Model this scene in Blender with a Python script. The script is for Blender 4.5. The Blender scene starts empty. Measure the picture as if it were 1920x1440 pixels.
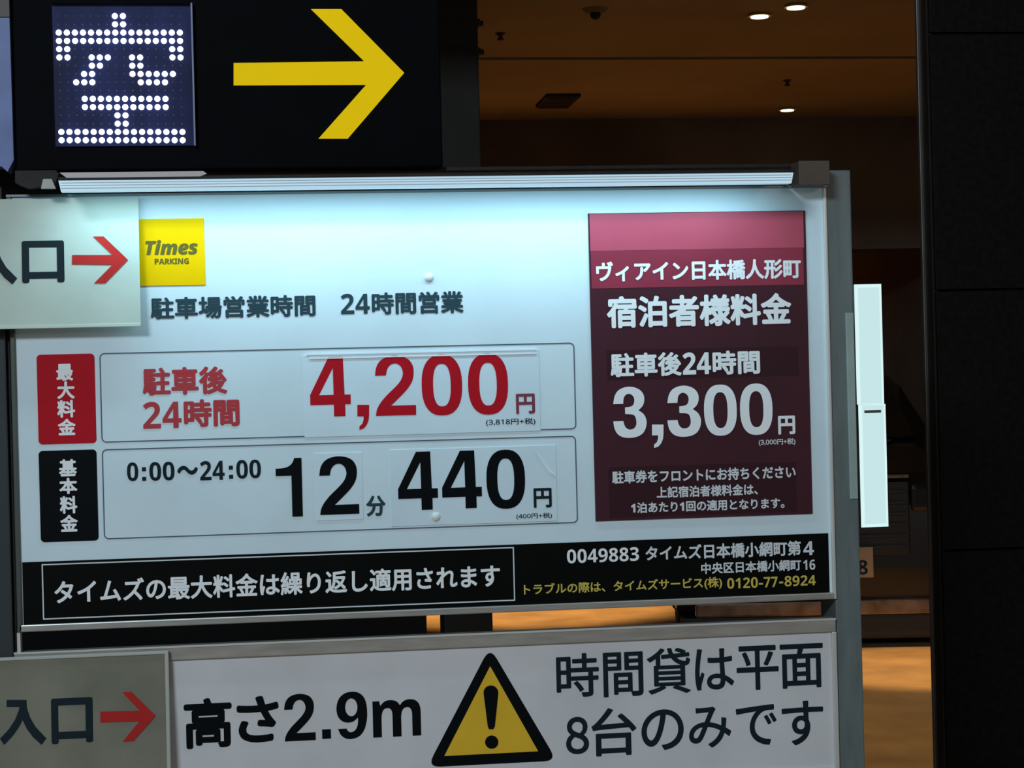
import bpy, bmesh, math, random
from mathutils import Matrix, Vector
random.seed(7)
S = bpy.context.scene
C = S.collection

# ------------------------------------------------------------------ camera
FOC = 3600.0                                   # focal length in pixels of the 1920 px wide frame
CAM = Vector((0.0, -3.5, 1.55))
YAW, PITCH, ROLL = [math.radians(v) for v in (-7.46936, 0.05104, -1.44092)]


def cam_matrix():
    b = Matrix(((1, 0, 0), (0, 0, -1), (0, 1, 0)))
    cy, sy = math.cos(YAW), math.sin(YAW)
    ry = Matrix(((cy, 0, sy), (0, 1, 0), (-sy, 0, cy)))
    cp, sp = math.cos(PITCH), math.sin(PITCH)
    rp = Matrix(((1, 0, 0), (0, cp, -sp), (0, sp, cp)))
    cr, sr = math.cos(ROLL), math.sin(ROLL)
    rr = Matrix(((cr, -sr, 0), (sr, cr, 0), (0, 0, 1)))
    return rr @ rp @ ry @ b                    # world to camera (x right, y down, z forward)


RT = cam_matrix().transposed()
cd = bpy.data.cameras.new('camera')
cd.sensor_width = 36.0
cd.lens = FOC * 36.0 / 1920.0
cd.clip_start = 0.05
cd.clip_end = 200
cam = bpy.data.objects.new('camera', cd)
C.objects.link(cam)
rot = (RT @ Matrix(((1, 0, 0), (0, -1, 0), (0, 0, -1)))).to_4x4()
cam.matrix_world = Matrix.Translation(CAM) @ rot
S.camera = cam

# ------------------------------------------------------------------ world, light, exposure
w = bpy.data.worlds.new('night_sky')
S.world = w
w.use_nodes = True
w.node_tree.nodes['Background'].inputs[0].default_value = (0.55, 0.68, 1.0, 1)
w.node_tree.nodes['Background'].inputs[1].default_value = 0.04
vs = S.view_settings
vs.view_transform = 'Standard'
vs.look = 'None'
vs.exposure = 0.0
vs.gamma = 1.0
vs.use_curve_mapping = False


def area(name, loc, target, sx, sy, power, col, shape='RECTANGLE', spread=180):
    l = bpy.data.lights.new(name, 'AREA')
    l.shape = shape
    l.size = sx
    l.size_y = sy
    l.energy = power
    l.color = col
    l.spread = math.radians(spread)
    o = bpy.data.objects.new(name, l)
    C.objects.link(o)
    o.location = loc
    d = Vector(target) - Vector(loc)
    o.rotation_euler = d.to_track_quat('-Z', 'Y').to_euler()
    return o


# street lighting from the road side, behind and above the photographer
area('street_light', (-2.6, -7.0, 4.6), (0.0, 0, 1.4), 1.6, 0.8, 258, (0.78, 0.93, 1.0))
area('street_light', (3.2, -7.5, 3.2), (-0.4, 0, 1.2), 0.8, 0.8, 30, (1.0, 0.86, 0.72))


# ------------------------------------------------------------------ pixel helpers (rays to real planes)
def ray(px, py):
    return RT @ Vector(((px - 960) / FOC, (py - 720) / FOC, 1.0))


def P(px, py, Y=0.0):
    """Point of the vertical plane y = Y seen at a pixel -> (X, Z)."""
    d = ray(px, py)
    t = (Y - CAM.y) / d.y
    p = CAM + d * t
    return p.x, p.z


def PZ(px, py, Z):
    d = ray(px, py)
    t = (Z - CAM.z) / d.z
    p = CAM + d * t
    return p.x, p.y


def R(xl, xr, yt, yb, Y=0.0):
    xm, ym = (xl + xr) / 2, (yt + yb) / 2
    return P(xl, ym, Y)[0], P(xr, ym, Y)[0], P(xm, yb, Y)[1], P(xm, yt, Y)[1]   # X0 X1 Z0 Z1


def c(r, g, b):
    f = lambda v: (v / 255 / 12.92) if v <= 10 else ((v / 255 + 0.055) / 1.055) ** 2.4
    return (f(r), f(g), f(b))


# ------------------------------------------------------------------ materials
def mat(name, col, rough=0.5, metal=0.0, spec=0.5, emis=None, es=0.0, var=0.0, scale=8.0, bump=0.0, bscale=60.0, stretch=(1, 1, 1), col2=None):
    m = bpy.data.materials.new(name)
    m.use_nodes = True
    nt = m.node_tree
    b = nt.nodes['Principled BSDF']
    b.inputs['Base Color'].default_value = (*col, 1)
    b.inputs['Roughness'].default_value = rough
    b.inputs['Metallic'].default_value = metal
    b.inputs['Specular IOR Level'].default_value = spec
    if emis:
        b.inputs['Emission Color'].default_value = (*emis, 1)
        b.inputs['Emission Strength'].default_value = es
    if var or bump:
        tc = nt.nodes.new('ShaderNodeTexCoord')
        mp = nt.nodes.new('ShaderNodeMapping')
        mp.inputs['Scale'].default_value = stretch
        nt.links.new(tc.outputs['Object'], mp.inputs[0])
    if var:
        n = nt.nodes.new('ShaderNodeTexNoise')
        n.inputs['Scale'].default_value = scale
        n.inputs['Detail'].default_value = 6
        nt.links.new(mp.outputs[0], n.inputs['Vector'])
        r = nt.nodes.new('ShaderNodeValToRGB')
        r.color_ramp.elements[0].position = 0.32
        r.color_ramp.elements[1].position = 0.68
        lo = col2 if col2 else tuple(v * (1 - var) for v in col)
        r.color_ramp.elements[0].color = (*lo, 1)
        r.color_ramp.elements[1].color = (*[min(1, v * (1 + (0 if col2 else var * 0.4))) for v in col], 1)
        nt.links.new(n.outputs['Fac'], r.inputs[0])
        nt.links.new(r.outputs[0], b.inputs['Base Color'])
    if bump:
        n2 = nt.nodes.new('ShaderNodeTexNoise')
        n2.inputs['Scale'].default_value = bscale
        n2.inputs['Detail'].default_value = 4
        nt.links.new(mp.outputs[0], n2.inputs['Vector'])
        bp = nt.nodes.new('ShaderNodeBump')
        bp.inputs['Strength'].default_value = bump
        bp.inputs['Distance'].default_value = 0.002
        nt.links.new(n2.outputs['Fac'], bp.inputs['Height'])
        nt.links.new(bp.outputs[0], b.inputs['Normal'])
    return m


def emit(name, col, s):
    m = bpy.data.materials.new(name)
    m.use_nodes = True
    nt = m.node_tree
    nt.nodes.clear()
    e = nt.nodes.new('ShaderNodeEmission')
    o = nt.nodes.new('ShaderNodeOutputMaterial')
    e.inputs[0].default_value = (*col, 1)
    e.inputs[1].default_value = s
    nt.links.new(e.outputs[0], o.inputs[0])
    return m


def clear(name, fac=0.08, tint=(1, 1, 1), rough=0.05):
    m = bpy.data.materials.new(name)
    m.use_nodes = True
    nt = m.node_tree
    nt.nodes.clear()
    t = nt.nodes.new('ShaderNodeBsdfTransparent')
    t.inputs[0].default_value = (*tint, 1)
    g = nt.nodes.new('ShaderNodeBsdfGlossy')
    g.inputs['Roughness'].default_value = rough
    x = nt.nodes.new('ShaderNodeMixShader')
    x.inputs[0].default_value = fac
    o = nt.nodes.new('ShaderNodeOutputMaterial')
    nt.links.new(t.outputs[0], x.inputs[1])
    nt.links.new(g.outputs[0], x.inputs[2])
    nt.links.new(x.outputs[0], o.inputs[0])
    return m


M = dict(
    white=mat('white_sign_film', (0.72, 0.86, 0.95), 0.48, spec=0.22, var=0.06, scale=5, bump=0.15, bscale=25),
    sheet=mat('white_price_film', (0.71, 0.85, 0.95), 0.42, spec=0.25, var=0.05, scale=7, bump=0.2, bscale=18),
    lower=mat('white_board_film', (0.70, 0.695, 0.73), 0.45, spec=0.3, var=0.09, scale=6),
    green=mat('grey_green_banner', (0.56, 0.64, 0.58), 0.6, spec=0.2, var=0.10, scale=9, bump=0.2, bscale=14),
    beige=mat('dirty_beige_banner', (0.27, 0.26, 0.205), 0.65, spec=0.2, var=0.45, scale=5, bump=0.3, bscale=12, col2=(0.155, 0.152, 0.115)),
    band=mat('banner_edge', (0.45, 0.46, 0.42), 0.5),
    black=mat('black_print', (0.0025, 0.004, 0.0055), 0.5, spec=0.08),
    strip=mat('black_strip_film', (0.0022, 0.003, 0.003), 0.5, spec=0.08, var=0.3, scale=10),
    ink=mat('dark_ink', (0.008, 0.02, 0.028), 0.5, spec=0.1),
    slate=mat('slate_ink', (0.024, 0.06, 0.08), 0.5, spec=0.12),
    line=mat('grey_line_ink', (0.09, 0.13, 0.17), 0.5, spec=0.25),
    red=mat('red_print', (0.50, 0.008, 0.020), 0.45, spec=0.10),
    dred=mat('dull_red_print', (0.50, 0.04, 0.055), 0.45, spec=0.3),
    plum=mat('plum_ink', (0.22, 0.04, 0.08), 0.45, spec=0.3),
    ared=mat('arrow_red', (0.50, 0.024, 0.022), 0.5, spec=0.1, var=0.12),
    maroon=mat('maroon_film', (0.062, 0.014, 0.026), 0.42, spec=0.25, var=0.15, scale=4, bump=0.15, bscale=10),
    maroon2=mat('lamplit_top_film', (0.50, 0.075, 0.13), 0.4, spec=0.3, var=0.15, scale=5, bump=0.2, bscale=10),  # much lighter than the backing, lamp sheen painted into the maroon
    maroon3=mat('lamplit_name_film', (0.30, 0.03, 0.065), 0.4, spec=0.3, var=0.2, scale=5, bump=0.2, bscale=10),  # weaker lamp sheen painted into the maroon of the name sheet
    maroon4=mat('dark_maroon_patch', (0.038, 0.010, 0.017), 0.42, spec=0.2),
    wink=mat('white_print', (0.92, 0.94, 0.98), 0.5, spec=0.25),
    gink=mat('grey_print', (0.72, 0.75, 0.80), 0.5, spec=0.25),
    yink=mat('yellow_print', (0.66, 0.53, 0.10), 0.5, spec=0.25),
    logo=mat('yellow_logo_plate', (0.92, 0.56, 0.0), 0.5, spec=0.06, var=0.05),
    olive=mat('olive_ink', (0.11, 0.10, 0.0), 0.5),
    warn=mat('warning_yellow', (0.82, 0.50, 0.03), 0.5, spec=0.25, var=0.1),
    alu=mat('brushed_aluminium', (0.50, 0.50, 0.49), 0.38, metal=0.75, var=0.15, scale=20, stretch=(1, 1, 12)),
    rail=mat('dull_aluminium_rail', (0.42, 0.385, 0.36), 0.45, metal=0.4, var=0.2, scale=12, stretch=(1, 1, 6)),
    lip=mat('pale_metal_lip', (0.66, 0.66, 0.64), 0.4, metal=0.3),
    post=mat('grey_painted_post', (0.15, 0.185, 0.19), 0.42, spec=0.4, var=0.18, scale=9, stretch=(6, 1, 1)),
    cover=mat('pale_post_reflection', (0.34, 0.43, 0.42), 0.4, spec=0.4, var=0.15, scale=12),  # pale tone of the light box reflected on the post
    housing=mat('black_sign_face', (0.0014, 0.002, 0.0035), 0.6, spec=0.05, var=0.25, scale=14),
    navy=mat('navy_led_board', (0.018, 0.026, 0.12), 0.55, spec=0.2, var=0.6, scale=16, stretch=(1, 1, 0.3)),
    dark=mat('dark_metal', (0.018, 0.017, 0.016), 0.6, spec=0.3, var=0.4, scale=30),
    bracket=mat('brown_lamp_bracket', (0.10, 0.072, 0.058), 0.55, var=0.2),
    side=mat('blue_grey_side_strip', (0.13, 0.19, 0.46), 0.45, var=0.2, scale=14),
    unlit=mat('unlit_led', (0.10, 0.12, 0.2), 0.3),
    lit=emit('lit_led', (0.86, 0.90, 1.0), 4.2),
    arrow=mat('backlit_yellow_arrow', (0.80, 0.56, 0.0), 0.5, spec=0.08, emis=(0.95, 0.62, 0.001), es=0.36, var=0.05),
    acrylic=clear('clear_acrylic_cover', 0.03),
    rim=mat('acrylic_rim', (0.26, 0.32, 0.5), 0.25, spec=0.8),
    lens=mat('frosted_lamp_lens', (0.7, 0.78, 0.82), 0.3, emis=(0.36, 0.66, 0.86), es=0.48),
    pink=mat('pale_rib_and_reflection', (0.62, 0.57, 0.60), 0.4),
    pin=mat('white_plastic_pin', (0.80, 0.86, 0.86), 0.3),
)


# ------------------------------------------------------------------ mesh helpers
def link(name, me, m=None, parent=None, label=None):
    o = bpy.data.objects.new(name, me)
    C.objects.link(o)
    if m is not None and me is not None and not me.materials:
        me.materials.append(m)
    if parent is not None:
        o.parent = parent
        if parent.type == 'EMPTY':
            o.matrix_parent_inverse = Matrix.Translation(parent.location).inverted()
    if label:
        o['label'] = label
    return o


def thing(name, loc, label, cat, group=None):
    o = bpy.data.objects.new(name, None)
    C.objects.link(o)
    o.location = loc
    o.empty_display_size = 0.1
    o['label'] = label
    o['category'] = cat
    if group:
        o['group'] = group
    return o


def bm_obj(name, bm, m, parent=None, label=None, smooth=False):
    me = bpy.data.meshes.new(name)
    bmesh.ops.recalc_face_normals(bm, faces=bm.faces)
    bm.to_mesh(me)
    bm.free()
    if smooth:
        me.shade_smooth()
    return link(name, me, m, parent, label)


def add_box(bm, x0, x1, y0, y1, z0, z1, bev=0.0):
    r = bmesh.ops.create_cube(bm, size=1.0)
    vs_ = r['verts']
    for v in vs_:
        v.co = Vector((x0 + (v.co.x + .5) * (x1 - x0), y0 + (v.co.y + .5) * (y1 - y0), z0 + (v.co.z + .5) * (z1 - z0)))
    if bev > 0:
        es = list({e for v in vs_ for e in v.link_edges})
        bmesh.ops.bevel(bm, geom=es, offset=bev, segments=2, affect='EDGES', profile=0.6)


def box(name, x0, x1, y0, y1, z0, z1, m, parent=None, bev=0.0, label=None):
    bm = bmesh.new()
    add_box(bm, x0, x1, y0, y1, z0, z1, bev)
    return bm_obj(name, bm, m, parent, label)


def rbox(name, r, y0, y1, m, parent=None, bev=0.0, label=None):
    return box(name, r[0], r[1], y0, y1, r[2], r[3], m, parent, bev, label)


def prism(name, pts, y0, y1, m, parent=None, label=None, bev=0.0):
    """Polygon in X-Z extruded from y0 to y1."""
    bm = bmesh.new()
    a = [bm.verts.new((x, y0, z)) for x, z in pts]
    b = [bm.verts.new((x, y1, z)) for x, z in pts]
    bm.faces.new(a)
    bm.faces.new(b[::-1])
    n = len(pts)
    for i in range(n):
        bm.faces.new((a[i], b[i], b[(i + 1) % n], a[(i + 1) % n]))
    if bev:
        bmesh.ops.bevel(bm, geom=[e for e in bm.edges], offset=bev, segments=1, affect='EDGES')
    return bm_obj(name, bm, m, parent, label)


def round_rect(r, rad, seg=6):
    x0, x1, z0, z1 = r
    out = []
    for cx, cz, a0 in ((x1 - rad, z1 - rad, 0), (x0 + rad, z1 - rad, 90), (x0 + rad, z0 + rad, 180), (x1 - rad, z0 + rad, 270)):
        for k in range(seg + 1):
            a = math.radians(a0 + 90 * k / seg)
            out.append((cx + rad * math.cos(a), cz + rad * math.sin(a)))
    return out


def outline(name, r, rad, th, y0, y1, m, parent, label=None):
    """Rounded ring."""
    o = round_rect(r, rad)
    i = round_rect((r[0] + th, r[1] - th, r[2] + th, r[3] - th), max(rad - th, 0.0005))
    bm = bmesh.new()
    n = len(o)
    A = [bm.verts.new((x, y0, z)) for x, z in o]
    B = [bm.verts.new((x, y0, z)) for x, z in i]
    A2 = [bm.verts.new((x, y1, z)) for x, z in o]
    B2 = [bm.verts.new((x, y1, z)) for x, z in i]
    for k in range(n):
        j = (k + 1) % n
        bm.faces.new((A[k], A[j], B[j], B[k]))
        bm.faces.new((A[k], A2[k], A2[j], A[j]))
        bm.faces.new((B[k], B[j], B2[j], B2[k]))
    return bm_obj(name, bm, m, parent, label)


# ------------------------------------------------------------------ lettering
def bd(t):
    return ''.join(chr(0x1D7EC + ord(q) - 48) if q.isdigit() else chr(0x1D5EE + ord(q) - 97) if 'a' <= q <= 'z' else chr(0x1D5D4 + ord(q) - 65) if 'A' <= q <= 'Z' else q for q in t)


def rg(t):
    return ''.join(chr(0x1D7E2 + ord(q) - 48) if q.isdigit() else q for q in t)


def it(t):
    return ''.join(chr(0x1D656 + ord(q) - 97) if 'a' <= q <= 'z' else chr(0x1D63C + ord(q) - 65) if 'A' <= q <= 'Z' else q for q in t)


def text(s, xl, xr, yt, yb, m, parent, Y=-0.0008, bold=0.0, name='lettering', label=None, vertical=False):
    """Flat print: glyph outlines whose ink exactly fills the given rectangle of the sign."""
    cu = bpy.data.curves.new('glyphs', 'FONT')
    cu.body = s
    cu.size = 1.0
    cu.resolution_u = 4 if len(s) > 8 else 8
    o = bpy.data.objects.new('glyphs', cu)
    me = bpy.data.meshes.new_from_object(o)
    bpy.data.objects.remove(o)
    bpy.data.curves.remove(cu)
    vsx = [(v.co.x, v.co.y) for v in me.vertices]
    fs = [tuple(p.vertices) for p in me.polygons]
    bpy.data.meshes.remove(me)
    if bold:
        offs = [(0, 0)] + [(bold * math.cos(a), bold * math.sin(a)) for a in [k * math.pi / 4 for k in range(8)]]
    else:
        offs = [(0, 0)]
    co, faces, lay = [], [], []
    for k, (dx, dy) in enumerate(offs):
        b = len(co)
        co += [(x + dx, y + dy) for x, y in vsx]
        lay += [k] * len(vsx)
        faces += [tuple(i + b for i in f) for f in fs]
    x0, x1 = min(p[0] for p in co), max(p[0] for p in co)
    y0, y1 = min(p[1] for p in co), max(p[1] for p in co)
    X0, X1, Z0, Z1 = R(xl, xr, yt, yb, Y)
    sx, sz = (X1 - X0) / (x1 - x0), (Z1 - Z0) / (y1 - y0)
    me = bpy.data.meshes.new(name)
    me.from_pydata([(X0 + (x - x0) * sx, Y - 0.00002 * l, Z0 + (y - y0) * sz) for (x, y), l in zip(co, lay)], [], faces)
    me.materials.append(m)
    # faces towards the viewer (-Y)
    if me.polygons and me.polygons[0].normal.y > 0:
        me.flip_normals()
    return link(name, me, None, parent, label)


# rounded grotesque digits drawn as outlines: (x, y) in a unit box, a third value marks a sharp corner
DIG = {
    '4': [[(.83, 1, 1), (.47, 1, 1), (0, .37, 1), (0, .20, 1), (.58, .20, 1), (.58, 0, 1), (.86, 0, 1), (.86, .20, 1), (1, .20, 1), (1, .365, 1), (.85, .365, 1)],
          [(.58, .365, 1), (.22, .365, 1), (.575, .82, 1)]],
    '1': [[(1, 1, 1), (.72, 1, 1), (.66, .92), (.52, .86), (.30, .83), (0, .825, 1), (0, .70, 1), (.60, .70, 1), (.60, 0, 1), (1, 0, 1)]],
    '2': [[(0, .665, 1), (.03, .82), (.18, .95), (.50, 1), (.82, .95), (.95, .83), (.97, .70), (.93, .56), (.80, .43), (.60, .30), (.44, .20), (.38, .165, 1), (1, .165, 1), (1, 0, 1), (0, 0, 1),
           (.02, .10), (.10, .20), (.25, .32), (.45, .44), (.60, .54), (.68, .63), (.70, .71), (.66, .80), (.58, .85), (.49, .865), (.38, .84), (.30, .77), (.27, .665, 1)]],
    '3': [[(.01, .66, 1), (.05, .82), (.18, .94), (.48, 1), (.78, .95), (.93, .84), (.95, .72), (.90, .61), (.76, .53, 1), (.92, .46), (1, .34), (.99, .22), (.90, .09), (.72, .02), (.48, 0), (.25, .02), (.10, .09), (.02, .20), (0, .33, 1),
           (.30, .33, 1), (.33, .24), (.40, .18), (.50, .16), (.62, .18), (.69, .25), (.69, .33), (.66, .42), (.58, .455), (.36, .465, 1), (.36, .59, 1), (.57, .605), (.63, .66), (.65, .73), (.62, .80), (.55, .84), (.47, .855), (.38, .83), (.32, .77), (.31, .66, 1)]],
    '9': [[(.05, .23, 1), (.12, .10), (.27, .02), (.47, 0), (.72, .04), (.90, .18), (.98, .38), (1, .55), (.97, .78), (.86, .92), (.68, .99), (.48, 1), (.26, .97), (.08, .86), (0, .67), (.04, .49), (.18, .38), (.38, .345), (.56, .37), (.70, .45, 1),
           (.69, .30), (.62, .19), (.48, .14), (.37, .165), (.32, .23, 1)],
          [(.49 + .20 * math.cos(k * math.pi / 8), .67 + .19 * math.sin(k * math.pi / 8)) for k in range(16)]],
}


def super_ring(sx, sy, n=2.5, cnt=36):
    out = []
    for k in range(cnt):
        a = 2 * math.pi * k / cnt
        ca_, sa_ = math.cos(a), math.sin(a)
        out.append((.5 + sx * math.copysign(abs(ca_) ** (2 / n), ca_), .5 + sy * math.copysign(abs(sa_) ** (2 / n), sa_), 1))
    return out


DIG['0'] = [super_ring(.5, .5, 2.45), super_ring(.218, .35, 2.5)]


def soften(lp_):
    for _ in range(2):
        out = []
        n = len(lp_)
        for i, p in enumerate(lp_):
            if len(p) == 3:
                out.append(p)
                continue
            a, b = lp_[i - 1], lp_[(i + 1) % n]
            out.append((p[0] * .75 + a[0] * .25, p[1] * .75 + a[1] * .25))
            out.append((p[0] * .75 + b[0] * .25, p[1] * .75 + b[1] * .25))
        lp_ = out
    return lp_


def digit(ch, xl, xr, yt, yb, m, parent, Y):
    cu = bpy.data.curves.new('glyphs', 'CURVE')
    cu.dimensions = '2D'
    cu.fill_mode = 'BOTH'
    for lp_ in DIG[ch]:
        pts = soften(lp_)
        sp = cu.splines.new('POLY')
        sp.points.add(len(pts) - 1)
        for q, p in zip(sp.points, pts):
            q.co = (p[0], p[1], 0, 1)
        sp.use_cyclic_u = True
    o = bpy.data.objects.new('glyphs', cu)
    src = bpy.data.meshes.new_from_object(o)
    bpy.data.objects.remove(o)
    bpy.data.curves.remove(cu)
    x0, x1 = min(v.co.x for v in src.vertices), max(v.co.x for v in src.vertices)
    y0, y1 = min(v.co.y for v in src.vertices), max(v.co.y for v in src.vertices)
    X0, X1, Z0, Z1 = R(xl, xr, yt, yb, Y)
    me = bpy.data.meshes.new('digit')
    me.from_pydata([(X0 + (v.co.x - x0) / (x1 - x0) * (X1 - X0), Y, Z0 + (v.co.y - y0) / (y1 - y0) * (Z1 - Z0)) for v in src.vertices], [], [tuple(p.vertices) for p in src.polygons])
    bpy.data.meshes.remove(src)
    me.materials.append(m)
    if me.polygons and me.polygons[0].normal.y > 0:
        me.flip_normals()
    return link('digit', me, None, parent)


def comma(a, b, t0, t1, m, parent, Y):
    w_, h_ = b - a, t1 - t0
    pts = [(0, 0), (1, 0), (1, 0.42), (0.95, 0.62), (0.80, 0.80), (0.55, 0.94), (0.18, 1.0), (0.18, 0.86), (0.42, 0.76), (0.52, 0.62), (0.54, 0.46), (0, 0.46)]
    q = [P(a + u * w_, t0 + v * h_, Y) for u, v in pts]
    return prism('comma', q, Y - 0.0001, Y + 0.0003, m, parent)



# ================================================================== SETTING
def structure(o):
    o['kind'] = 'structure'
    return o


HC = 3.2
cmat = mat('warm_beige_ceiling', (0.46, 0.33, 0.20), 0.8, spec=0.1, var=0.12, scale=1.5)
fmat = mat('tan_floor_coating', (0.50, 0.38, 0.24), 0.55, spec=0.3, var=0.25, scale=3, bump=0.3, bscale=30)
bmat = mat('dark_brown_wall', (0.20, 0.165, 0.14), 0.8, spec=0.15, var=0.2, scale=2)
kmat = mat('black_stone_tile', (0.006, 0.0058, 0.0055), 0.5, spec=0.12, var=0.6, scale=60)
jmat = mat('black_joint', (0.002, 0.002, 0.002), 0.9, spec=0.0)

yb_beam = PZ(1300, 222, HC)[1]                 # face of the deep beam
y_seam = PZ(1300, 109, HC)[1]
XL, XR = -3.4, 4.6
structure(box('floor', -6.0, 6.0, -9.0, 17.0, -0.10, 0.0, fmat))
ce = structure(box('ceiling', XL, XR, 2.4, 17.0, HC + 0.03, HC + 0.18, cmat))
for (a, b) in ((2.4, y_seam - 0.04), (y_seam + 0.04, yb_beam)):
    box('panel', XL, XR, a, b, HC, HC + 0.03, cmat, ce)
box('seam_strip', XL, XR, y_seam - 0.04, y_seam + 0.04, HC + 0.018, HC + 0.03, jmat, ce)
z_beam = P(1660, 466, yb_beam)[1]
structure(box('trim_1', XL, XR, yb_beam, yb_beam + 0.35, z_beam, HC - 0.001, bmat, label='dark brown beam face across the entrance'))
structure(box('wall_back', XL, XR, 15.5, 15.7, 0, HC, bmat))
structure(box('wall_right', XR, XR + 0.15, 2.4, 15.5, 0, HC, bmat))
wl = structure(box('wall_left', XL - 0.15, XL, 2.4, 15.5, 0, HC, bmat))

# dark wall end left of the lit gap (seen between the two boards)
xw = P(800, 1170, 6.8)[0]
structure(box("wall_inner", XL, xw, 6.8, 7.0, 0, HC - 0.001, mat('near_black_wall', (0.008, 0.008, 0.009), 0.7, spec=0.2)))

# black stone pillar at the right edge, clad in tiles
py0 = 1.5
px0 = P(1759, 717, py0)[0]
d_ = ray(1732, 717)
py1 = CAM.y + (px0 - 0.008) * d_.y / d_.x
pr = thing('stone_pillar', (px0 + 0.4, (py0 + py1) / 2, 0), 'black stone clad pillar at the right edge with a thin metal corner trim', 'pillar')
box('core', px0 + 0.012, px0 + 0.98, py0 + 0.012, py1 - 0.006, 0, 3.6, jmat, pr)
zj = [0.0, P(1850, 1030, py0)[1], P(1850, 543, py0)[1], P(1850, 62, py0)[1], 3.6]
for i in range(4):
    for (a, b) in ((px0, px0 + 0.49), (px0 + 0.496, px0 + 0.98)):
        box('tile', a + 0.001, b, py0, py0 + 0.012, zj[i] + 0.003, zj[i + 1] - 0.003, kmat, pr, bev=0.001)
sm = mat('brown_pillar_side', (0.020, 0.015, 0.012), 0.5, spec=0.2, var=0.3)
box('side_panel', px0 - 0.004, px0 + 0.012, py0 + 0.014, py1 - 0.026, 0, 3.6, sm, pr)
box('corner_trim', px0 - 0.012, px0 - 0.002, py1 - 0.026, py1 - 0.010, 0, 3.6, mat('thin_steel_trim', (0.16, 0.14, 0.13), 0.35, metal=0.6), pr, bev=0.002)

# square dark duct column behind the sign, with two strap bands
cy_ = 4.6
ca, cb = P(833, 1170, cy_)[0], P(924, 1170, cy_)[0]
dc = thing('duct_column', ((ca + cb) / 2, cy_ + 0.1, 0), 'dark square column with two strap bands behind the arrow sign', 'column')
dm = mat('charcoal_column_paint', (0.030, 0.029, 0.027), 0.6, spec=0.2, var=0.2, scale=5)
box('shaft', ca, cb, cy_, cy_ + 0.2, 0, HC - 0.001, dm, dc, bev=0.006)
for yy in (42, 96):
    zz = P(870, yy, cy_)[1]
    box('strap_band', ca - 0.008, cb + 0.010, cy_ - 0.008, cy_ + 0.208, zz - 0.014, zz + 0.014, M['dark'], dc, bev=0.003)
    box('strap_bolt', cb + 0.008, cb + 0.026, cy_ + 0.01, cy_ + 0.04, zz - 0.010, zz + 0.010, M['dark'], dc, bev=0.003)

# ceiling fittings
dlm = emit('warm_downlight_glow', (1.0, 0.82, 0.50), 3.5)
dring = mat('white_downlight_ring', (0.5, 0.4, 0.26), 0.5)
for (px, py, lab) in ((1492, 9, 'round recessed downlight, nearest the top edge of the photo'),
                      (1424, 26, 'round recessed downlight just left of another at the top'),
                      (1476, 203, 'round recessed downlight beside the beam, lowest of the three')):
    x, y = PZ(px, py, HC)
    t = thing('downlight', (x, y, HC), lab, 'downlight', None)
    bm = bmesh.new()
    bmesh.ops.create_cone(bm, cap_ends=True, segments=24, radius1=0.055, radius2=0.048, depth=0.012, matrix=Matrix.Translation((x, y, HC - 0.006)))
    bm_obj('ring', bm, dring, t)
    bm = bmesh.new()
    bmesh.ops.create_cone(bm, cap_ends=True, segments=24, radius1=0.040, radius2=0.040, depth=0.006, matrix=Matrix.Translation((x, y, HC - 0.014)))
    bm_obj('lamp', bm, dlm, t)
    l = bpy.data.lights.new('downlight_beam', 'SPOT')
    l.energy = 60
    l.color = (1.0, 0.62, 0.26)
    l.spot_size = math.radians(75)
    l.spot_blend = 0.7
    l.shadow_soft_size = 0.03
    lo = bpy.data.objects.new('downlight_beam', l)
    C.objects.link(lo)
    lo.location = (x, y, HC - 0.03)
# more of the same downlights further in, out of sight, light the floor behind the sign
for (x, y, e, ang) in ((3.45, 6.25, 430, 32), (1.75, 9.7, 620, 50), (0.9, 10.3, 700, 40), (2.6, 13.0, 200, 60)):
    l = bpy.data.lights.new('inner_downlight', 'SPOT')
    l.energy = e
    l.color = (1.0, 0.52, 0.17)
    l.spot_size = math.radians(ang)
    l.spot_blend = 0.6
    l.shadow_soft_size = 0.05
    lo = bpy.data.objects.new('inner_downlight', l)
    C.objects.link(lo)
    lo.location = (x, y, HC - 0.04)

vx, vy = PZ(1046, 186, HC)
vt = thing('ceiling_vent', (vx, vy, HC), 'dark rectangular ceiling vent in the beige soffit left of the downlights', 'vent')
vm = mat('dark_vent', (0.03, 0.018, 0.010), 0.7)
box('frame', vx - 0.10, vx + 0.10, vy - 0.22, vy + 0.22, HC - 0.02, HC, vm, vt, bev=0.004)
for k in range(6):
    yy = vy - 0.18 + k * 0.072
    box('slat', vx - 0.085, vx + 0.085, yy - 0.02, yy + 0.02, HC - 0.027, HC - 0.02, vm, vt)
sx_, sy_ = PZ(1116, 16, HC)
sd = thing('smoke_detector', (sx_, sy_, HC), 'small dark smoke detector on the ceiling at the top of the photo', 'detector')
bm = bmesh.new()
bmesh.ops.create_cone(bm, cap_ends=True, segments=20, radius1=0.035, radius2=0.06, depth=0.02, matrix=Matrix.Translation((sx_, sy_, HC - 0.01)))
bm_obj('base', bm, mat('tan_plastic', (0.24, 0.16, 0.085), 0.6), sd)
bm = bmesh.new()
bmesh.ops.create_uvsphere(bm, u_segments=12, v_segments=8, radius=0.024, matrix=Matrix.Translation((sx_, sy_, HC - 0.026)))
bm_obj('sensor', bm, vm, sd, smooth=True)
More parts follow.
